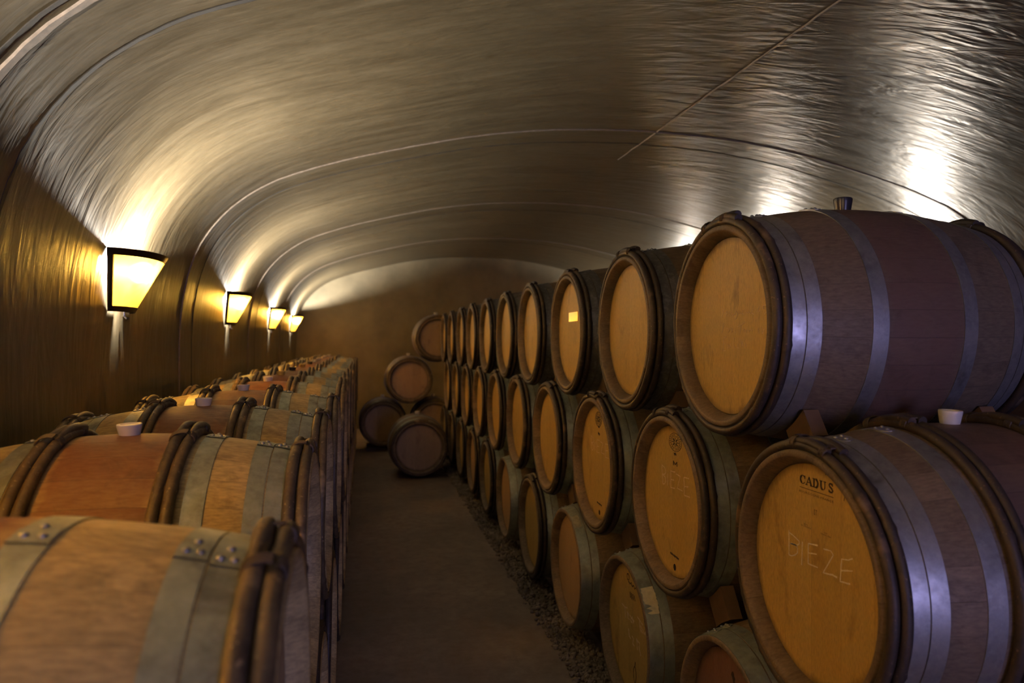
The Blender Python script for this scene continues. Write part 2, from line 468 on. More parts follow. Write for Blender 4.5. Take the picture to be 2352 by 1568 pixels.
def rod_mesh(x, m, seed, r0=.0121):
    rr = random.Random(seed); N = 140; b = MB(); pts = []; rs = []
    ph = [rr.uniform(0, 6.28) for _ in range(6)]
    for i in range(N):
        a = 2*PI*i/N
        w = sum(math.sin(a*f+p)/f for f, p in zip((2, 3, 5, 9, 14, 23), ph))
        r = rad(x)+r0*.8+.0008*w; xx = x+.0012*math.sin(a*4+ph[0])
        pts.append((xx, -r*math.sin(a), r*math.cos(a))); rs.append(r0*(1+.05*w+(.18 if rr.random() < .03 else 0)))
    b.tube(pts, rs, 10, closed=True)
    # the lapped end of the split rod, cut square
    pts = []; rs = []; a0, a1 = -.34+rr.uniform(-.05, .05), .30+rr.uniform(-.08, .05)
    for i in range(16):
        t = i/15; a = a0+(a1-a0)*t
        r = rad(x)+r0*(.9+1.0*math.sin(PI*min(1, t*1.15)*.5)*.8); pts.append((x+.0006, -r*math.sin(a), r*math.cos(a))); rs.append(r0*(.35+.6*min(1, t*1.5)))
    b.tube(pts, rs, 10)
    return b.mesh('wooden_hoop', m, True, 60)
def lash_mesh(x0, x1, seed, m='lash'):
    """willow binding wound round one or two rods"""
    b = MB()
    for a_c in (seed,):
        for q in range(5):
            a = a_c+q*.012; pts = []; R = rad((x0+x1)/2)+.012; hw = (x1-x0)/2+.0125; hh = .0165
            for j in range(16):
                t = 2*PI*j/16; x = (x0+x1)/2+hw*math.cos(t); r = max(rad(x)+.001, R+hh*math.sin(t)); aa = a+.006*math.sin(t)
                pts.append((x, -r*math.sin(aa), r*math.cos(aa)))
            b.tube(pts, [.0024]*16, 5, closed=True)
    return b.mesh('lashing', m, True, 60)
def bung_mesh(m, h=.032, r=.0265):
    b = MB(); n = 28; pr = [(r*.74, -.014), (r*.82, .0), (r*.97, h*.72), (r, h*.93), (r*.96, h), (r*.72, h), (r*.68, h*.9), (.0001, h*.9)]
    for q, z in pr:
        for j in range(n): b.v.append((q*math.cos(2*PI*j/n), q*math.sin(2*PI*j/n), z))
    for i in range(len(pr)-1):
        for j in range(n): b.f.append((i*n+j, i*n+(j+1) % n, (i+1)*n+(j+1) % n, (i+1)*n+j))
    return b.mesh('bung', m, True, 35)

BAND = {'edge': (.051, .085), 'mid': (.088, .123), 'quarter': (.196, .236), 'chime_a': (.004, .050), 'chime_b': (.054, .088), 'wide_q': (.250, .292)}
MESH = {}
def get(key, fn):
    if key not in MESH: MESH[key] = fn()
    return MESH[key]
RIV = rivet_mesh()
def barrel(kind, staves, head, galv, rods, bung, loc, rz, label, group, near=False, seed=0, head_roll=0., lap=0.0, bh=.032, far_riv=False):
    """kind: 'rods' wooden hoops at chime and quarter, 'chime' wooden hoops at the chime only, 'steel' metal hoops only"""
    rr = random.Random(seed)
    t = tag(empty('wine_barrel', loc, rz), label, 'barrel', group)
    A = (0, 0, RB)
    link('staves', get('st'+staves, lambda: staves_mesh(staves)), t, A)
    h1 = link('head', get('h'+head, lambda: head_mesh(head)), t, A)
    link('head', get('hr'+staves, lambda: head_mesh('head_dim', LEN-.052, LEN-.036)), t, A)
    def hoop(key, mirror, ang):
        x0, x1 = BAND[key]
        if mirror: x0, x1 = LEN-x1, LEN-x0
        o = link('hoop', get('b%s%s%s' % (key, galv, mirror), lambda: band_mesh(x0, x1, galv)), t, A, (ang, 0, 0))
        if near and not mirror or (far_riv and mirror):
            xc = (x0+x1)/2
            w = (x1-x0)*.22
            for aa, dx in ((-.045, w), (-.045, -w), (.045, 0.)) if not near == 'two' else ((-.05, 0.), (.04, 0.)):
                r = rad(xc+dx)+.0040
                v = link('rivet', RIV, o, (xc+dx, -r*math.sin(aa), r*math.cos(aa)), (aa, 0, 0))
        return o
    def rod(x, ang):
        v = rr.randrange(2)
        return link('wooden_hoop', get('r%.3f%s%d' % (x, rods, v), lambda: rod_mesh(x, rods, int(x*1000)+v)), t, A, (ang, 0, 0))
    sets = {'rods': ('edge', 'mid', 'quarter'), 'chime': ('edge', 'mid', 'wide_q'), 'steel': ('chime_a', 'chime_b', 'wide_q')}[kind]
    for mir in (0, 1):
        for k in sets: hoop(k, mir, lap+rr.uniform(-.04, .04))
    if kind != 'steel':
        xs = [.0125, .0370]
        if kind == 'rods': xs += [.258, .2832]
        for mir in (0, 1):
            for i, x in enumerate(xs):
                o = rod(LEN-x if mir else x, rr.uniform(-.10, .10))
                if near and i in (1, 3):
                    xa, xb = xs[i-1], xs[i]
                    if mir: xa, xb = LEN-xb, LEN-xa
                    for ac in (-.22, .16): link('lashing', get('l%.2f%.2f' % (xa, ac), lambda: lash_mesh(xa, xb, ac)), o)
    if bung:
        link('bung', get('bung%s%.3f' % (bung, bh), lambda: bung_mesh(bung, bh)), t, (LEN/2, 0, RB*2), (rr.uniform(-.06, .06), rr.uniform(-.06, .06), 0))
    return t, h1

ORD = ['nearest', 'second', 'third', 'fourth', 'fifth', 'sixth', 'seventh', 'eighth', 'ninth', 'tenth', 'eleventh', 'twelfth', 'thirteenth', 'fourteenth']
XH = .973
row1 = [1.937, 2.713, 3.56, 4.40, 5.23, 6.06, 6.89, 7.73, 8.57, 9.41]
row2 = [1.533, 2.322, 3.128, 3.98, 4.815, 5.645, 6.475, 7.31, 8.15, 8.99]
row3 = [1.907, 2.724, 3.56, 4.40, 5.23, 6.06, 6.89, 7.73, 8.57, 9.41]
Z1, Z2, Z3 = EYE+.044-RB, EYE-.532-RB, EYE-1.119-RB
looks1 = {0: 'Big barrel with faint chalk notes on speckled head, nearest on the top tier',
          1: 'Wine barrel with plain pale head, second on the top tier of the right stack',
          2: 'Wine barrel with shiny gold label on its head, third on the top tier'}
looks2 = {0: 'Wine barrel branded CADUS with BIEZE in chalk, nearest on the middle tier',
          1: 'Barrel with BIEZE in chalk under a crisp round stamp, second on the middle tier',
          2: 'Wine barrel with faded BIEZE chalk and round stamp, third on the middle tier'}
looks3 = {0: 'Barrel with wine-dark head and riveted steel rim hoop, nearest on the bottom tier',
          1: 'Bottom tier barrel with torn white paper label on its steel rim and pale chalk scrawl',
          2: 'Bottom tier barrel with brown head and small grey label on its steel rim'}
H = {}
for i, y in enumerate(row1):
    lab = looks1.get(i, 'Honey-headed wine barrel, %s from the camera, top tier of right stack' % ORD[i])
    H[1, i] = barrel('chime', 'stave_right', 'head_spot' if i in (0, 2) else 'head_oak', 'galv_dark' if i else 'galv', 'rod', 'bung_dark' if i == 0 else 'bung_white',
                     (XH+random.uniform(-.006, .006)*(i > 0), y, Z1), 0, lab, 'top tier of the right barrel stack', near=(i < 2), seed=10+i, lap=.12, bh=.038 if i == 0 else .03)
for i, y in enumerate(row2):
    lab = looks2.get(i, 'Amber-lit wine barrel, %s from the camera, middle tier of right stack' % ORD[i])
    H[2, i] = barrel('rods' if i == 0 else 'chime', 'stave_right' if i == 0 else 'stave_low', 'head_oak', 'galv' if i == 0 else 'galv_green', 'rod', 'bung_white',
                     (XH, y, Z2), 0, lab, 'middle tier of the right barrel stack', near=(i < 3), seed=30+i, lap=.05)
for i, y in enumerate(row3):
    lab = looks3.get(i, 'Dull-headed wine barrel, %s from the camera, bottom tier of right stack' % ORD[i])
    hd = {0: 'head_wine', 1: 'head_oak', 2: 'head_dim'}.get(i, 'head_oak' if i % 2 else 'head_dim')
    H[3, i] = barrel('steel' if i < 3 or i == 4 else 'chime', 'stave_low', hd, 'galv_green', 'rod', 'bung_white',
                     (XH, y, Z3), 0, lab, 'bottom tier of the right barrel stack', near=(i < 3), seed=50+i, lap=-.35 if i < 3 else .1)
barrel('steel', 'stave_low', 'head_dim', 'galv_green', 'rod', 'bung_white', (XH, 1.09, Z3), 0,
       'Wine barrel on the floor under the CADUS barrel, beside the wine-dark one', 'bottom tier of the right barrel stack', seed=77)
# second stack behind the first one
for i, y in enumerate((1.533, 2.322, 3.121)):
    barrel('chime', 'stave_right', 'head_dim', 'galv_dark', 'rod', 'bung_white', (1.85, y, Z2), 0,
           'Wine barrel glimpsed behind the right stack, %s from the camera, middle tier' % ORD[i], 'barrels of the stack behind', seed=80+i)
for i, y in enumerate((1.09, 1.907, 2.724, 3.566)):
    barrel('steel', 'stave_low', 'head_dim', 'galv_green', 'rod', 'bung_white', (1.85, y, Z3), 0,
           'Wine barrel hidden in the stack behind, %s from the camera, bottom tier' % ORD[i], 'barrels of the stack behind', seed=90+i)

# left stack: heads face the aisle (+x)
leftY = [.945, 1.79, 2.56, 3.32, 4.07, 4.81, 5.56, 6.31, 7.07, 7.82, 8.58, 9.33, 10.09, 10.84]
ZL1, ZL2 = EYE-.544-RB, EYE-1.128-RB
left_looks = {0: 'Blurred tan barrel closest to the camera, with riveted steel hoops, bottom left',
              1: 'Left barrel with red-brown belly, white bung and twin wooden hoops, behind the closest one',
              2: 'Third barrel of the left row, brown belly with square white bung',
              3: 'Fourth barrel of the left row, bright orange belly and white bung'}
for i, y in enumerate(leftY):
    lab = left_looks.get(i, 'Red-bellied wine barrel, %s from the camera, top tier along left wall' % ORD[i])
    bg = 'bung_dark' if i in (6, 8) else ('bung_yellow' if i in (5, 7) else 'bung_white')
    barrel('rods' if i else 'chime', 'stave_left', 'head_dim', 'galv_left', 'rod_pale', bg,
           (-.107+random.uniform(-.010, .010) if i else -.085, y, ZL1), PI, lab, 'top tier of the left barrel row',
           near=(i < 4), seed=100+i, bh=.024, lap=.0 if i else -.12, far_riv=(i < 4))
for i in range(14):
    y = (leftY[i]+leftY[i-1])/2 if i else .54
    barrel('chime', 'stave_left', 'head_dim', 'galv_left', 'rod', None, (-.115, y, ZL2), PI,
           'Shadowed wine barrel, %s from the camera, floor tier along left wall' % ORD[i], 'floor tier of the left barrel row', seed=130+i)

# ------------------------------------------------------------------ barrels standing end-on at the far end
endb = [(.985, 10.13, Z1+.0, 'Topmost barrel of the pile at the far end, facing the camera', 'head_dim', 0.),
        (.600, 10.13, Z2+.0, 'Round-faced barrel halfway up the pile at the far end, facing the camera', 'head_dim', 0.),
        (.245, 10.20, Z3, 'Dark barrel on the floor at the left foot of the far pile', 'head_dim', 0.),
        (.955, 10.20, Z3, 'Barrel on the floor under the far pile, half hidden by the right stack', 'head_dim', 0.)]
for k, (x, y, z, lab, hd, a) in enumerate(endb):
    barrel('chime', 'stave_low', hd, 'galv', 'rod_pale', 'bung_white', (x, y, z), PI/2, lab, 'barrels piled at the far end', seed=150+k)
barrel('chime', 'stave_low', 'head_dim', 'galv_green', 'rod_pale', 'bung_white', (.585, 8.10, .0), PI/2,
       'Single large barrel lying on the aisle floor in front of the far pile', 'barrels piled at the far end', seed=160)

# ------------------------------------------------------------------ writing on the heads
def stroke_mesh(lines, w, m, x=.0352, th=.0006, jit=0., seed=1):
    """flat chalk or ink strokes; points are (right, up) as seen by somebody facing the head"""
    rr = random.Random(seed); b = MB()
    for ln in lines:
        ww = w
        if isinstance(ln[0], (int, float)): ww, ln = ln[0], ln[1]
        pts = [Vector((p[0], p[1])) for p in ln]
        dens = []
        for a, c in zip(pts, pts[1:]):
            n = max(1, int((c-a).length/.006))
            dens += [a+(c-a)*(q/n) for q in range(n)]
        dens.append(pts[-1]); k = len(b.v)
        for i, p in enumerate(dens):
            d = (dens[min(i+1, len(dens)-1)]-dens[max(i-1, 0)]).normalized(); nrm = Vector((-d.y, d.x))
            h = ww/2*(1+rr.uniform(-jit, jit)); q = p+nrm*rr.uniform(-jit, jit)*ww*.3
            for sgn in (-1, 1):
                e = q+nrm*h*sgn
                b.v.append((x, -e.x, e.y)); b.v.append((x+th+.0006, -e.x, e.y))
            if i:
                j = k+(i-1)*4
                b.f += [(j, j+4, j+6, j+2), (j, j+1, j+5, j+4), (j+2, j+6, j+7, j+3)]
        e = len(b.v)-4; b.f += [(k, k+2, k+3, k+1), (e, e+1, e+3, e+2)]
    return b.mesh('strokes', m, False)
def text_mesh(body, cx, cy, w, h, m, x=.0352):
    cu = bpy.data.curves.new('lettering', 'FONT'); cu.body = body; cu.size = 1; cu.extrude = .0
    cu.align_x = 'CENTER'; cu.align_y = 'CENTER'; cu.space_character = 1.15; cu.resolution_u = 3
    o = bpy.data.objects.new('lettering', cu); COL.objects.link(o)
    bpy.context.view_layer.update()
    me = bpy.data.meshes.new_from_object(o.evaluated_get(bpy.context.evaluated_depsgraph_get()))
    bpy.data.objects.remove(o); bpy.data.curves.remove(cu)
    xs = [v.co.x for v in me.vertices]; ys = [v.co.y for v in me.vertices]
    mx, my = (max(xs)+min(xs))/2, (max(ys)+min(ys))/2; sx, sy = w/(max(xs)-min(xs)), h/(max(ys)-min(ys))
    b = MB()
    b.v = [(x, -(cx+(v.co.x-mx)*sx), cy+(v.co.y-my)*sy) for v in me.vertices]; b.f = [tuple(p.vertices) for p in me.polygons]
    bpy.data.meshes.remove(me)
    return b.mesh('lettering', m, False)
def circ(cx, cy, rx, ry, n=40, a0=0, a1=2*PI): return [(cx+rx*math.cos(a0+(a1-a0)*i/n), cy+ry*math.sin(a0+(a1-a0)*i/n)) for i in range(n+1)]

# CADUS barrel
h = H[2, 0][1]
def serif(cx, y, w=.011): return (.0018, [(cx-w/2, y), (cx+w/2, y)])
y0, y1 = .199, .218
L = []
T, t_ = .0048, .0018
# C
L += [(T, circ(-.041, .2085, .0085, .0085, 14, .65*PI, 1.35*PI)), (t_, circ(-.041, .2085, .0095, .0095, 20, .22*PI, 1.8*PI)), (.0022, [(-.0325, .211), (-.0325, .2185)])]
# A
L += [(t_, [(-.026, y0), (-.0165, y1)]), (T, [(-.0165, y1), (-.0075, y0)]), (t_, [(-.022, .2055), (-.011, .2055)]), serif(-.026, y0, .008), serif(-.0075, y0, .009)]
# D
L += [(T, [(.0025, y0), (.0025, y1)]), (t_, [(.0, y1), (.008, y1)]), (t_, [(.0, y0), (.008, y0)]), (T, circ(.008, .2085, .0088, .0095, 14, -.45*PI, .45*PI)), serif(.0015, y0, .008), serif(.0015, y1, .008)]
# U
L += [(T, [(.0285, y1), (.0285, .206), (.0305, .2015), (.034, y0)]), (t_, [(.034, y0), (.040, .2005), (.0425, .205), (.0425, y1)]), serif(.0285, y1, .010), serif(.0425, y1, .009)]
# S
L += [(.0038, [(.0685, .2155), (.065, .218), (.060, .2175), (.058, .2145), (.060, .211), (.068, .207), (.0705, .203), (.068, .1995), (.062, .199), (.058, .2015)]), (t_, [(.0695, .2125), (.0695, .2190)]), (t_, [(.0573, .1985), (.0573, .2045)])]
L = [(w, [(u*1.02+.003, v) for u, v in pts]) for w, pts in L]
L += [(.0011, [(-.051, .1895), (.077, .1895)])]
link('brand_lettering', stroke_mesh(L, .003, 'ink'), h)
link('origin_lettering', text_mesh('BOURGOGNE-FRANCE', .013, .180, .130, .0048, 'ink'), h)
link('year_lettering', text_mesh('07', .0115, .142, .012, .013, 'ink'), h)
link('small_print', text_mesh('BOIS\nDE FRANCE', -.025, .103, .040, .008, 'ink'), h)
link('small_print', text_mesh('CH\nGRAIN FIN', .050, .102, .038, .008, 'ink'), h)
bieze = [[(-.096, .075), (-.096, .016)], [(-.096, .070), (-.075, .066), (-.053, .0595), (-.052, .053), (-.063, .047), (-.090, .044)],
         [(-.086, .0455), (-.066, .047), (-.059, .040), (-.060, .030), (-.070, .022), (-.084, .016), (-.096, .015)],
         [(-.040, .062), (-.043, .006)], [(.020, .069), (-.016, .064), (-.017, .017), (.020, .019)], [(-.016, .042), (.015, .048)],
         [(.042, .067), (.068, .070), (.077, .063), (.060, .040), (.040, .013), (.074, .019), (.090, .018)],
         [(.142, .074), (.128, .067), (.106, .063), (.101, .013), (.134, .018)], [(.105, .038), (.142, .048)]]
link('chalk_writing', stroke_mesh(bieze, .0029, 'chalk', jit=.3), h)
link('knot_mark', stroke_mesh([[(.040, .249), (.048, .242), (.050, .234)], [(.118, .205), (.114, .190)]], .0012, 'ink', jit=.3), h)

def stamp(h, cx, cy, rx, ry, w, m='ink', seed=1):
    rr = random.Random(seed)
    L = [(w, circ(cx, cy, rx, ry)), (w*.6, circ(cx, cy, rx*.66, ry*.66))]
    n = 22
    for i in range(n):                       # worn lettering round the ring
        if i in (5, 16): continue
        a = 2*PI*i/n; c_, s_ = math.cos(a), math.sin(a)
        L.append((w*1.1, [(cx+rx*.74*c_, cy+ry*.74*s_), (cx+rx*.9*c_+.001*rr.uniform(-1, 1), cy+ry*.9*s_)]))
    for k in range(4):                       # four-petalled device
        a = k*PI/2+PI/4; c_, s_ = math.cos(a), math.sin(a)
        L.append((w*3.2, [(cx+rx*.14*c_, cy+ry*.14*s_), (cx+rx*.5*c_, cy+ry*.5*s_)]))
        a += PI/4; c_, s_ = math.cos(a), math.sin(a)
        L.append((w*1.6, [(cx+rx*.22*c_, cy+ry*.22*s_), (cx+rx*.55*c_, cy+ry*.55*s_)]))
    link('round_stamp', stroke_mesh(L, w, m, seed=seed), h)
def bottom_marks(h, u=0.018):
    link('stamp_bar', stroke_mesh([(.006, [(u-.036, -.178), (u+.032, -.181)])], .005, 'ink', jit=.4), h)
    b = MB(); n = 20; b.v = [(.0352, -(u+.010*math.cos(2*PI*i/n)), -.217+.011*math.sin(2*PI*i/n)) for i in range(n)]+[(.0362, -(u+.010*math.cos(2*PI*i/n)), -.217+.011*math.sin(2*PI*i/n)) for i in range(n)]
    b.f = [tuple(reversed(range(n)))]+[(i, (i+1) % n, n+(i+1) % n, n+i) for i in range(n)]
    link('drain_plug', b.mesh('drain_plug', 'bung_dark', False), h)
h = H[2, 1][1]
stamp(h, .022, .198, .050, .030, .0016)
link('stamp_mark', stroke_mesh([(.006, [(.012, .160), (.030, .158)]), (.003, [(.016, .154), (.026, .164)])], .004, 'ink'), h)
link('stamp_mark', stroke_mesh([(.005, [(.008, .135), (.008, .120)]), (.005, [(.036, .135), (.036, .120)]), (.004, [(.008, .134), (.022, .124), (.036, .134)])], .004, 'ink'), h)
b2 = [[(-.090, .105), (-.082, .041)], [(-.090, .105), (-.066, .100), (-.054, .088), (-.062, .078), (-.084, .074)], [(-.084, .074), (-.062, .068), (-.056, .055), (-.066, .044), (-.081, .041)],
      [(-.040, .083), (-.041, .044)], [(.021, .099), (-.014, .097), (-.015, .042), (.017, .044)], [(-.014, .069), (.014, .071)],
      [(.030, .095), (.062, .092), (.040, .049), (.079, .048)], [(.127, .097), (.091, .094), (.094, .037), (.135, .039)], [(.093, .065), (.123, .070)]]
link('chalk_writing', stroke_mesh(b2, .0034, 'chalk_faint', jit=.4), h)
bottom_marks(h)
h = H[2, 2][1]
stamp(h, .008, .190, .044, .032, .0026, seed=4)
link('stamp_mark', stroke_mesh([(.008, [(.004, .158), (.022, .156)])], .004, 'ink'), h)
link('stamp_mark', stroke_mesh([(.008, [(.002, .128), (.024, .126)]), (.004, [(.004, .133), (.020, .120)])], .004, 'ink'), h)
link('chalk_writing', stroke_mesh([[(u*1.1, v+.0) for u, v in ln] for ln in b2], .0026, 'chalk_faint', jit=.4, seed=5), h)
bottom_marks(h, .02)
# faint notes on the big top barrel
h = H[1, 0][1]
nt = [[(-.039, .025), (-.030, .034), (-.026, .048)], [(-.018, .036), (-.006, .042), (.0, .036), (-.010, .031), (.004, .028)], [(.012, .042), (.006, .034), (.016, .030)],
      [(.028, .040), (.020, .034), (.030, .029), (.040, .033)], [(.046, .041), (.042, .030)], [(.050, .040), (.056, .034), (.048, .020), (.040, .018)],
      [(.064, .040), (.062, .031), (.072, .036), (.078, .030)], [(.086, .041), (.082, .032), (.092, .030)], [(.100, .038), (.108, .032), (.118, .036), (.126, .029)],
      [(.136, .040), (.130, .032), (.142, .028)], [(.170, .050), (.162, .034), (.176, .036)], [(.205, .050), (.190, .048), (.190, .040), (.206, .042), (.210, .034), (.196, .026)],
      [(-.025, .009), (-.030, -.010), (-.039, -.020)], [(-.005, -.006), (.010, -.010), (.002, -.018)], [(.018, -.006), (.028, -.018)], [(.030, -.008), (.020, -.019)], [(.044, -.008), (.036, -.014), (.044, -.019)],
      [(.055, -.004), (.095, .007)], [(.076, .002), (.070, -.022)], [(.084, -.012), (.092, -.010), (.090, -.019), (.098, -.012), (.104, -.019), (.108, -.011), (.116, -.018), (.124, -.012), (.134, -.016)],
      [(.165, -.008), (.168, -.022)], [(.180, -.006), (.186, -.024), (.196, -.010)], [(.222, -.020), (.218, -.045)], [(.232, -.014), (.232, -.028)],
      [(-.010, -.031), (-.025, -.034), (-.026, -.071), (-.014, -.070)], [(-.026, -.052), (-.014, -.050)], [(.0, -.066), (.002, -.052), (.012, -.062), (.014, -.050)],
      [(.036, -.034), (.032, -.052), (.040, -.062)], [(.058, -.052), (.052, -.060), (.062, -.062)], [(.076, -.036), (.078, -.058)], [(.082, -.040), (.088, -.060)], [(.100, -.050), (.102, -.058)]]
link('chalk_writing', stroke_mesh(nt, .0013, 'chalk_faint', jit=.4), h)
# gold label on the third top barrel
h = H[1, 2][1]
b = MB().box((.0348, -.035, .078), (.0016, .16, .045))
link('gold_label', b.mesh('gold_label', 'brass', False), h)['label'] = 'shiny gold label'
# stamps, chalk and torn label on the bottom barrel
h = H[3, 1][1]
link('stamp_mark', stroke_mesh([(.004, circ(-.024, .200, .012, .012, 16)), (.004, [(-.020, .185), (.0, .180), (.010, .188), (.024, .176), (.036, .186), (.050, .176), (.062, .186), (.076, .178)])], .004, 'ink', jit=.3), h)
link('stamp_mark', stroke_mesh([(.006, [(-.001, .150), (.004, .128)]), (.006, [(.016, .150), (.018, .126)]), (.006, [(.030, .150), (.034, .128)]), (.005, [(.044, .150), (.052, .130)])], .004, 'ink', jit=.3), h)
c3 = [[(-.094, .072), (-.055, .070), (-.031, .076)], [(-.060, .070), (-.050, .030)], [(-.034, .062), (-.022, .040), (-.030, .058), (-.016, .056), (-.024, .040), (-.010, .038)],
      [(-.004, .058), (.012, .052), (.004, .040), (.022, .036)], [(.020, .062), (.036, .040)], [(.014, .052), (.042, .050)], [(.077, .080), (.133, .070)], [(.100, .076), (.104, .048), (.118, .036)],
      [(.112, .060), (.126, .050), (.118, .044), (.134, .040)], [(.138, .056), (.150, .040), (.158, .054), (.168, .036)], [(.176, .056), (.184, .034), (.206, .028)],
      [(-.018, .0), (-.012, -.026), (.006, -.030)], [(.020, -.014), (.036, -.020), (.028, -.040), (.044, -.044)], [(.070, -.004), (.078, -.044)], [(.066, -.012), (.100, -.010), (.094, -.026), (.112, -.052)]]
link('chalk_writing', stroke_mesh(c3, .0045, 'chalk_faint', jit=.55), h)
link('stamp_mark', stroke_mesh([(.003, circ(.050, -.150, .014, .030, 20)), (.004, [(.050, -.120), (.054, -.100)]), (.005, [(.044, -.185), (.066, -.195)])], .004, 'ink', jit=.3), h)
h = H[3, 0][1]
link('stamp_mark', stroke_mesh([(.012, [(-.005, .195), (.012, .160)]), (.008, [(.010, .165), (.040, .152), (.070, .140), (.100, .128)]), (.006, [(.090, .140), (.110, .120)])], .004, 'ink', jit=.6), h)
def patch(root, a0, a1, x0, x1, m, torn, name='paper_label'):
    b = MB(); n = 18; rr = random.Random(5)
    for i in range(n+1):
        a = a0+(a1-a0)*i/n
        s0 = x0+((.014+.012*math.sin(i*2.1)) if torn and i > n*.62 else 0)+(rr.uniform(0, .003) if torn else 0); s1 = x1-(rr.uniform(0, .003) if torn else 0)
        for k in range(4):
            x = s0+(s1-s0)*k/3; r = rad(x)+.0036; b.v.append((x, -r*math.sin(a), r*math.cos(a)))
        for k in range(4):
            x = s0+(s1-s0)*k/3; r = rad(x)+.0026; b.v.append((x, -r*math.sin(a), r*math.cos(a)))
    for i in range(n):
        for k in range(3):
            j = i*8+k; b.f += [(j, j+8, j+9, j+1), (j+4, j+5, j+13, j+12)]
        b.f += [(i*8, i*8+4, i*8+12, i*8+8), (i*8+3, i*8+11, i*8+15, i*8+7)]
    return link(name, b.mesh(name, m, False), root, (0, 0, RB))
patch(H[3, 1][0], .68, 1.02, .006, .054, 'paper', True)['label'] = 'torn white paper label'
patch(H[3, 2][0], .34, .62, .006, .040, 'paper_grey', False)['label'] = 'small grey paper label'

# ------------------------------------------------------------------ timber wedges between the tiers
def place_wedge(x, yu, zu, yl, zl, xu, label, group, w=.042):
    """wedge driven into the nip between an upper barrel (axis yu,zu) and the lower one in front of it (axis yl,zl)"""
    r = max(rad(x-xu-w/2), rad(x-xu+w/2))+.004
    U, Lw = Vector((yu, zu)), Vector((yl, zl)); d = (Lw-U).normalized(); n = Vector((-d.y, d.x))
    if n.y < 0: n = -n
    if n.x > 0 and d.x < 0: pass
    D = (Lw-U).length; b = MB(); T = [-.03+.10*k/8 for k in range(9)]
    def gap(t): return max(.004, D/2-math.sqrt(r*r-t*t))
    c = (U+Lw)/2
    for t in T:
        g = gap(min(t, .06))
        for dx in (-w/2, w/2):
            for sg in (-1, 1):
                p = n*t+d*g*sg; b.v.append((dx, p.x, p.y))
    for k in range(8):
        a = k*4; b.f += [(a, a+4, a+5, a+1), (a+2, a+3, a+7, a+6), (a, a+2, a+6, a+4), (a+1, a+5, a+7, a+3)]
    b.f += [(0, 1, 3, 2), (32, 34, 35, 33)]
    o = link('timber_wedge', b.mesh('timber_wedge', 'wedge', False), None, (x, c.x, c.y))
    return tag(o, label, 'wedge', group)
zc1, zc2, zc3 = EYE+.044, EYE-.532, EYE-1.119
for i in range(4):
    place_wedge(XH+.14, row1[i], zc1, row2[i], zc2, XH, 'Wooden wedge under the %s top tier barrel, near its front end' % ORD[i], 'wedges between the upper tiers')
for i in range(2):
    place_wedge(XH+.66, row1[i], zc1, row2[i], zc2, XH, 'Wooden wedge under the %s top tier barrel, near its back end' % ORD[i], 'wedges between the upper tiers')
for i in range(1, 4):
    place_wedge(XH+.11, row2[i], zc2, row3[i-1], zc3, XH, 'Wooden wedge under the %s middle tier barrel of the right stack' % ORD[i], 'wedges between the lower tiers')

# ------------------------------------------------------------------ timber rails under the stacks
def rail(x, y0, y1, h, label, w=.09):
    o = link('timber_rail', MB().box((0, (y1-y0)/2, h/2), (w, y1-y0, h)).mesh('timber_rail', 'rail', False), None, (x, y0, 0))
    tag(o, label, 'rail', 'rails under the barrel stacks')
hr = Z3+RB-rad(.27)-.006
rail(XH+.225, .7, 9.9, hr, 'Long timber rail under the fronts of the right bottom barrels')
rail(XH+.64, .7, 9.9, hr, 'Long timber rail under the backs of the right bottom barrels')
rail(1.85+.16, .7, 4.2, hr, 'Timber rail under the fronts of the hidden rear stack')
rail(1.85+.64, .7, 4.2, hr, 'Timber rail under the backs of the hidden rear stack')
hl = ZL2+RB-rad(.21)-.006
rail(-.115-.16, .2, 11.2, hl, 'Long timber rail under the aisle ends of the left floor barrels')
rail(-.115-.64, .2, 11.2, hl, 'Long timber rail under the wall ends of the left floor barrels')
hr2 = Z3+RB-rad(.27)-.006
for k, yy in enumerate((10.36, 10.84)):
    o = link('timber_rail', MB().box((.62, 0, hr2/2), (1.2, .09, hr2)).mesh('timber_rail', 'rail', False), None, (0, yy, 0))
    tag(o, 'Short cross rail under the %s of the far pile of barrels' % ('fronts', 'backs')[k], 'rail', 'rails under the barrel stacks')

# ------------------------------------------------------------------ gravel along the foot of the right stack
def gravel():
    rr = random.Random(11); b = MB()
    G = (1+5**.5)/2
    ico = [Vector(p).normalized() for p in ((-1,G,0),(1,G,0),(-1,-G,0),(1,-G,0),(0,-1,G),(0,1,G),(0,-1,-G),(0,1,-G),(G,0,-1),(G,0,1),(-G,0,-1),(-G,0,1))]
    fc = [(0,11,5),(0,5,1),(0,1,7),(0,7,10),(0,10,11),(1,5,9),(5,11,4),(11,10,2),(10,7,6),(7,1,8),(3,9,4),(3,4,2),(3,2,6),(3,6,8),(3,8,9),(4,9,5),(2,4,11),(6,2,10),(8,6,7),(9,8,1)]
    for k in range(9000):
        y = .9+8.9*rr.random()**1.25
        u = rr.random(); x = .915+.185*u+rr.gauss(0, .008)
        h = .030*min(1, max(.0, (x-.90)/.06))*(.7+.3*math.sin(y*3.1))
        r = rr.uniform(.006, .0155)
        z = max(.002, h*rr.random()+r*.3)
        sc = Vector((rr.uniform(.7, 1.3), rr.uniform(.7, 1.3), rr.uniform(.5, .9)))*r
        R = Matrix.Rotation(rr.uniform(0, 6.28), 3, Vector((rr.random(), rr.random(), rr.random()+.01)).normalized())
        b.add([R @ Vector((p.x*sc.x, p.y*sc.y, p.z*sc.z))*rr.uniform(.85, 1.12)+Vector((x, y, z)) for p in ico], fc)
    o = link('gravel', b.mesh('gravel', 'gravel', False))
    tag(o, 'Band of loose gravel along the foot of the right barrel stack', 'gravel', kind='stuff')
gravel()

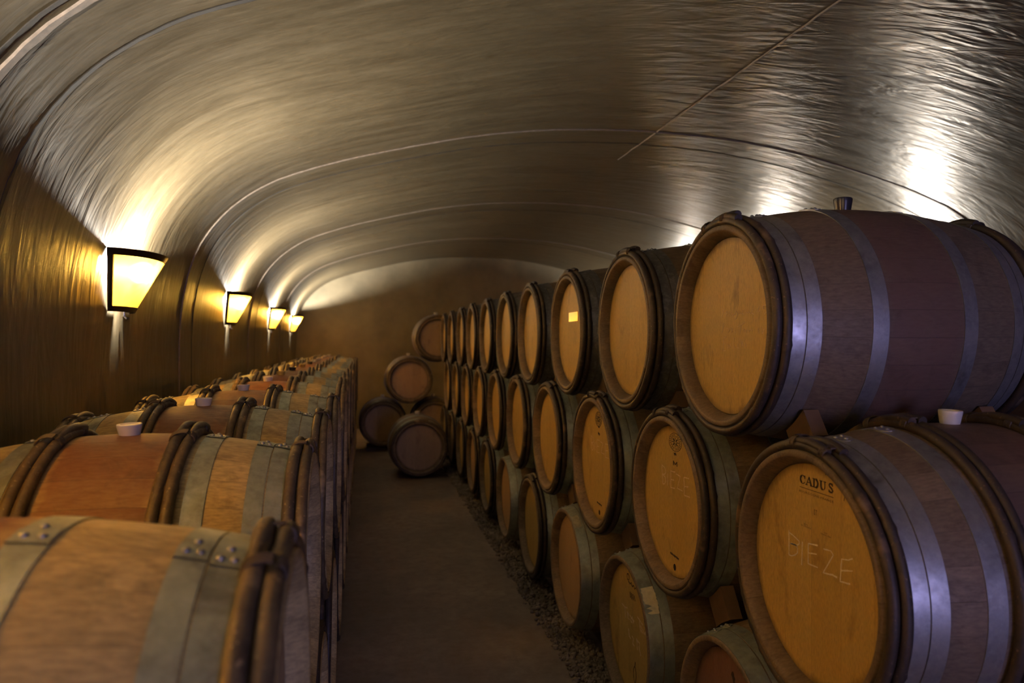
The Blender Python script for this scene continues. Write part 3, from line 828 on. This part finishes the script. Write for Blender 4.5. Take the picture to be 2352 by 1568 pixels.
# ------------------------------------------------------------------ wall sconces
ZT, ZBt = EYE+.464, EYE+.155
def ell(y_, zc, a, b_, n, xw, t0=-PI/2, t1=PI/2):
    return [(xw+b_*math.cos(t0+(t1-t0)*i/n), y_+a*math.sin(t0+(t1-t0)*i/n), zc) for i in range(n+1)]
GAP = .004
def sconce_parts():
    """meshes of the left-wall sconce, origin on the wall at the foot of the shade"""
    x_t = wall_x(ZT)+1.30+GAP; x_b = wall_x(ZBt)+1.30+GAP; zt = ZT-ZBt
    aT, bT, aB, bB = .335, .175, .175, .055
    def at(t, z):                             # point of the shade at angle t and height z
        k = z/zt; a = aB+(aT-aB)*k; b_ = bB+(bT-bB)*k; x0 = x_b+(x_t-x_b)*k
        return Vector((x0+b_*math.cos(t), a*math.sin(t), z))
    n = 28; out = {}
    b = MB()
    zs = [.022, .08, .14, .20, .25, zt-.028]
    for z in zs:
        for i in range(n+1):
            b.v.append(tuple(at(-PI/2+PI*i/n, z)))
    for k in range(len(zs)-1):
        for i in range(n): b.f.append((k*(n+1)+i, k*(n+1)+i+1, (k+1)*(n+1)+i+1, (k+1)*(n+1)+i))
    out['mica_shade'] = b.mesh('mica_shade', 'mica', True, 80)
    def hoop(z0, z1, th):
        b = MB()
        for i in range(n+1):
            t = -PI/2+PI*i/n; p0, p1 = at(t, z0), at(t, z1); nr = Vector((math.cos(t), math.sin(t)*.6, 0)).normalized()*th
            for q in (p0-nr, p0+nr, p1+nr, p1-nr): b.v.append(tuple(q))
        for i in range(n):
            for q in range(4): b.f.append((i*4+q, (i+1)*4+q, (i+1)*4+(q+1) % 4, i*4+(q+1) % 4))
        b.f += [(0,1,2,3), (n*4+3, n*4+2, n*4+1, n*4)]
        return b
    out['top_rim'] = hoop(zt-.034, zt, .004).mesh('top_rim', 'bronze', True, 40)
    out['bottom_rim'] = hoop(0, .028, .004).mesh('bottom_rim', 'bronze', True, 40)
    b = MB()
    for i in range(n+1): b.v.append(tuple(at(-PI/2+PI*i/n, .004)))
    b.v += [(x_b+.001, .07, .004), (x_b+.020, .05, .004), (x_b+.020, -.05, .004), (x_b+.001, -.07, .004)]
    m = len(b.v); b.v += [(p[0], p[1], p[2]+.004) for p in b.v]
    b.f = [tuple(range(m)), tuple(reversed(range(m, 2*m)))]
    out['bottom_plate'] = b.mesh('bottom_plate', 'bronze', False)
    posts = []
    for s in (-1, 1):
        b = MB(); w = .042
        for z in (0, zt):
            p = at(s*PI/2, z); q = at(s*(PI/2-w/(.30 if z else .17)), z)
            for c in (p, q): b.v += [tuple(c+Vector((-.004 if c is p else 0, s*.004, 0))), tuple(c+Vector((.003, -s*.004, 0)))]
        b.f = [(0,1,3,2), (4,6,7,5), (0,4,5,1), (2,3,7,6), (0,2,6,4), (1,5,7,3)]
        posts.append(b.mesh('frame_post', 'bronze', False))
    out['posts'] = posts
    b = MB().box((.012, .085, .10), (.020, .03, .16)).box((.045, .05, .19), (.07, .09, .014)).tube([(.080, 0, .17), (.080, 0, .212)], [.013, .013], 12)
    out['wall_bracket'] = b.mesh('wall_bracket', 'bronze', False)
    b = MB().tube([(.03, .02, .004), (.03, .02, -.018), (.042, .02, -.03), (.05, .03, -.03)], [.006]*4, 8).tube([(.03, .02, -.016), (.03, .02, -.022)], [.011, .011], 6)
    out['finial'] = b.mesh('finial', 'steel', True)
    return out
SP = sconce_parts()
bulb = bpy.data.lights.new('bulb', 'POINT'); bulb.energy = BULB_W; bulb.color = (1, .92, .80); bulb.shadow_soft_size = .022
bulb_r = bulb.copy(); bulb_r.energy = BULB_W*.42
def sconce(x, y, rz, label, group):
    t = tag(empty('wall_sconce', (x*K, y*K, EYE+.155*K), rz), label, 'wall lamp', group); t.scale = (K, K, K)
    for k in ('mica_shade', 'top_rim', 'bottom_rim', 'bottom_plate', 'wall_bracket', 'finial'): link(k, SP[k], t)
    for p in SP['posts']: link('frame_post', p, t)
    lo = bpy.data.objects.new('bulb', bulb if x < 0 else bulb_r); COL.objects.link(lo); lo.parent = t; lo.location = (.080, 0, .240)
for i, y in enumerate((-2.0, 1.14)):
    sconce(-1.30, y, 0, ('Amber lamp on the left wall behind the camera, farther back one', 'Amber lamp on the left wall just beside the camera')[i], 'amber wall lamps on the left wall')
lab = ['Largest amber wall lamp, closest on the left wall, throwing white light upwards', 'Second amber wall lamp along the left wall', 'Third amber wall lamp along the left wall', 'Farthest and smallest amber wall lamp on the left wall']
for i, y in enumerate((4.29, 7.50, 10.65, 13.60)):
    sconce(-1.30, y, 0, lab[i], 'amber wall lamps on the left wall')
for i, y in enumerate((7.05, 10.1, 13.1)):
    sconce(5.70, y, PI, 'Amber lamp on the right wall behind the stack, %s from the camera' % ORD[i], 'amber wall lamps on the right wall')
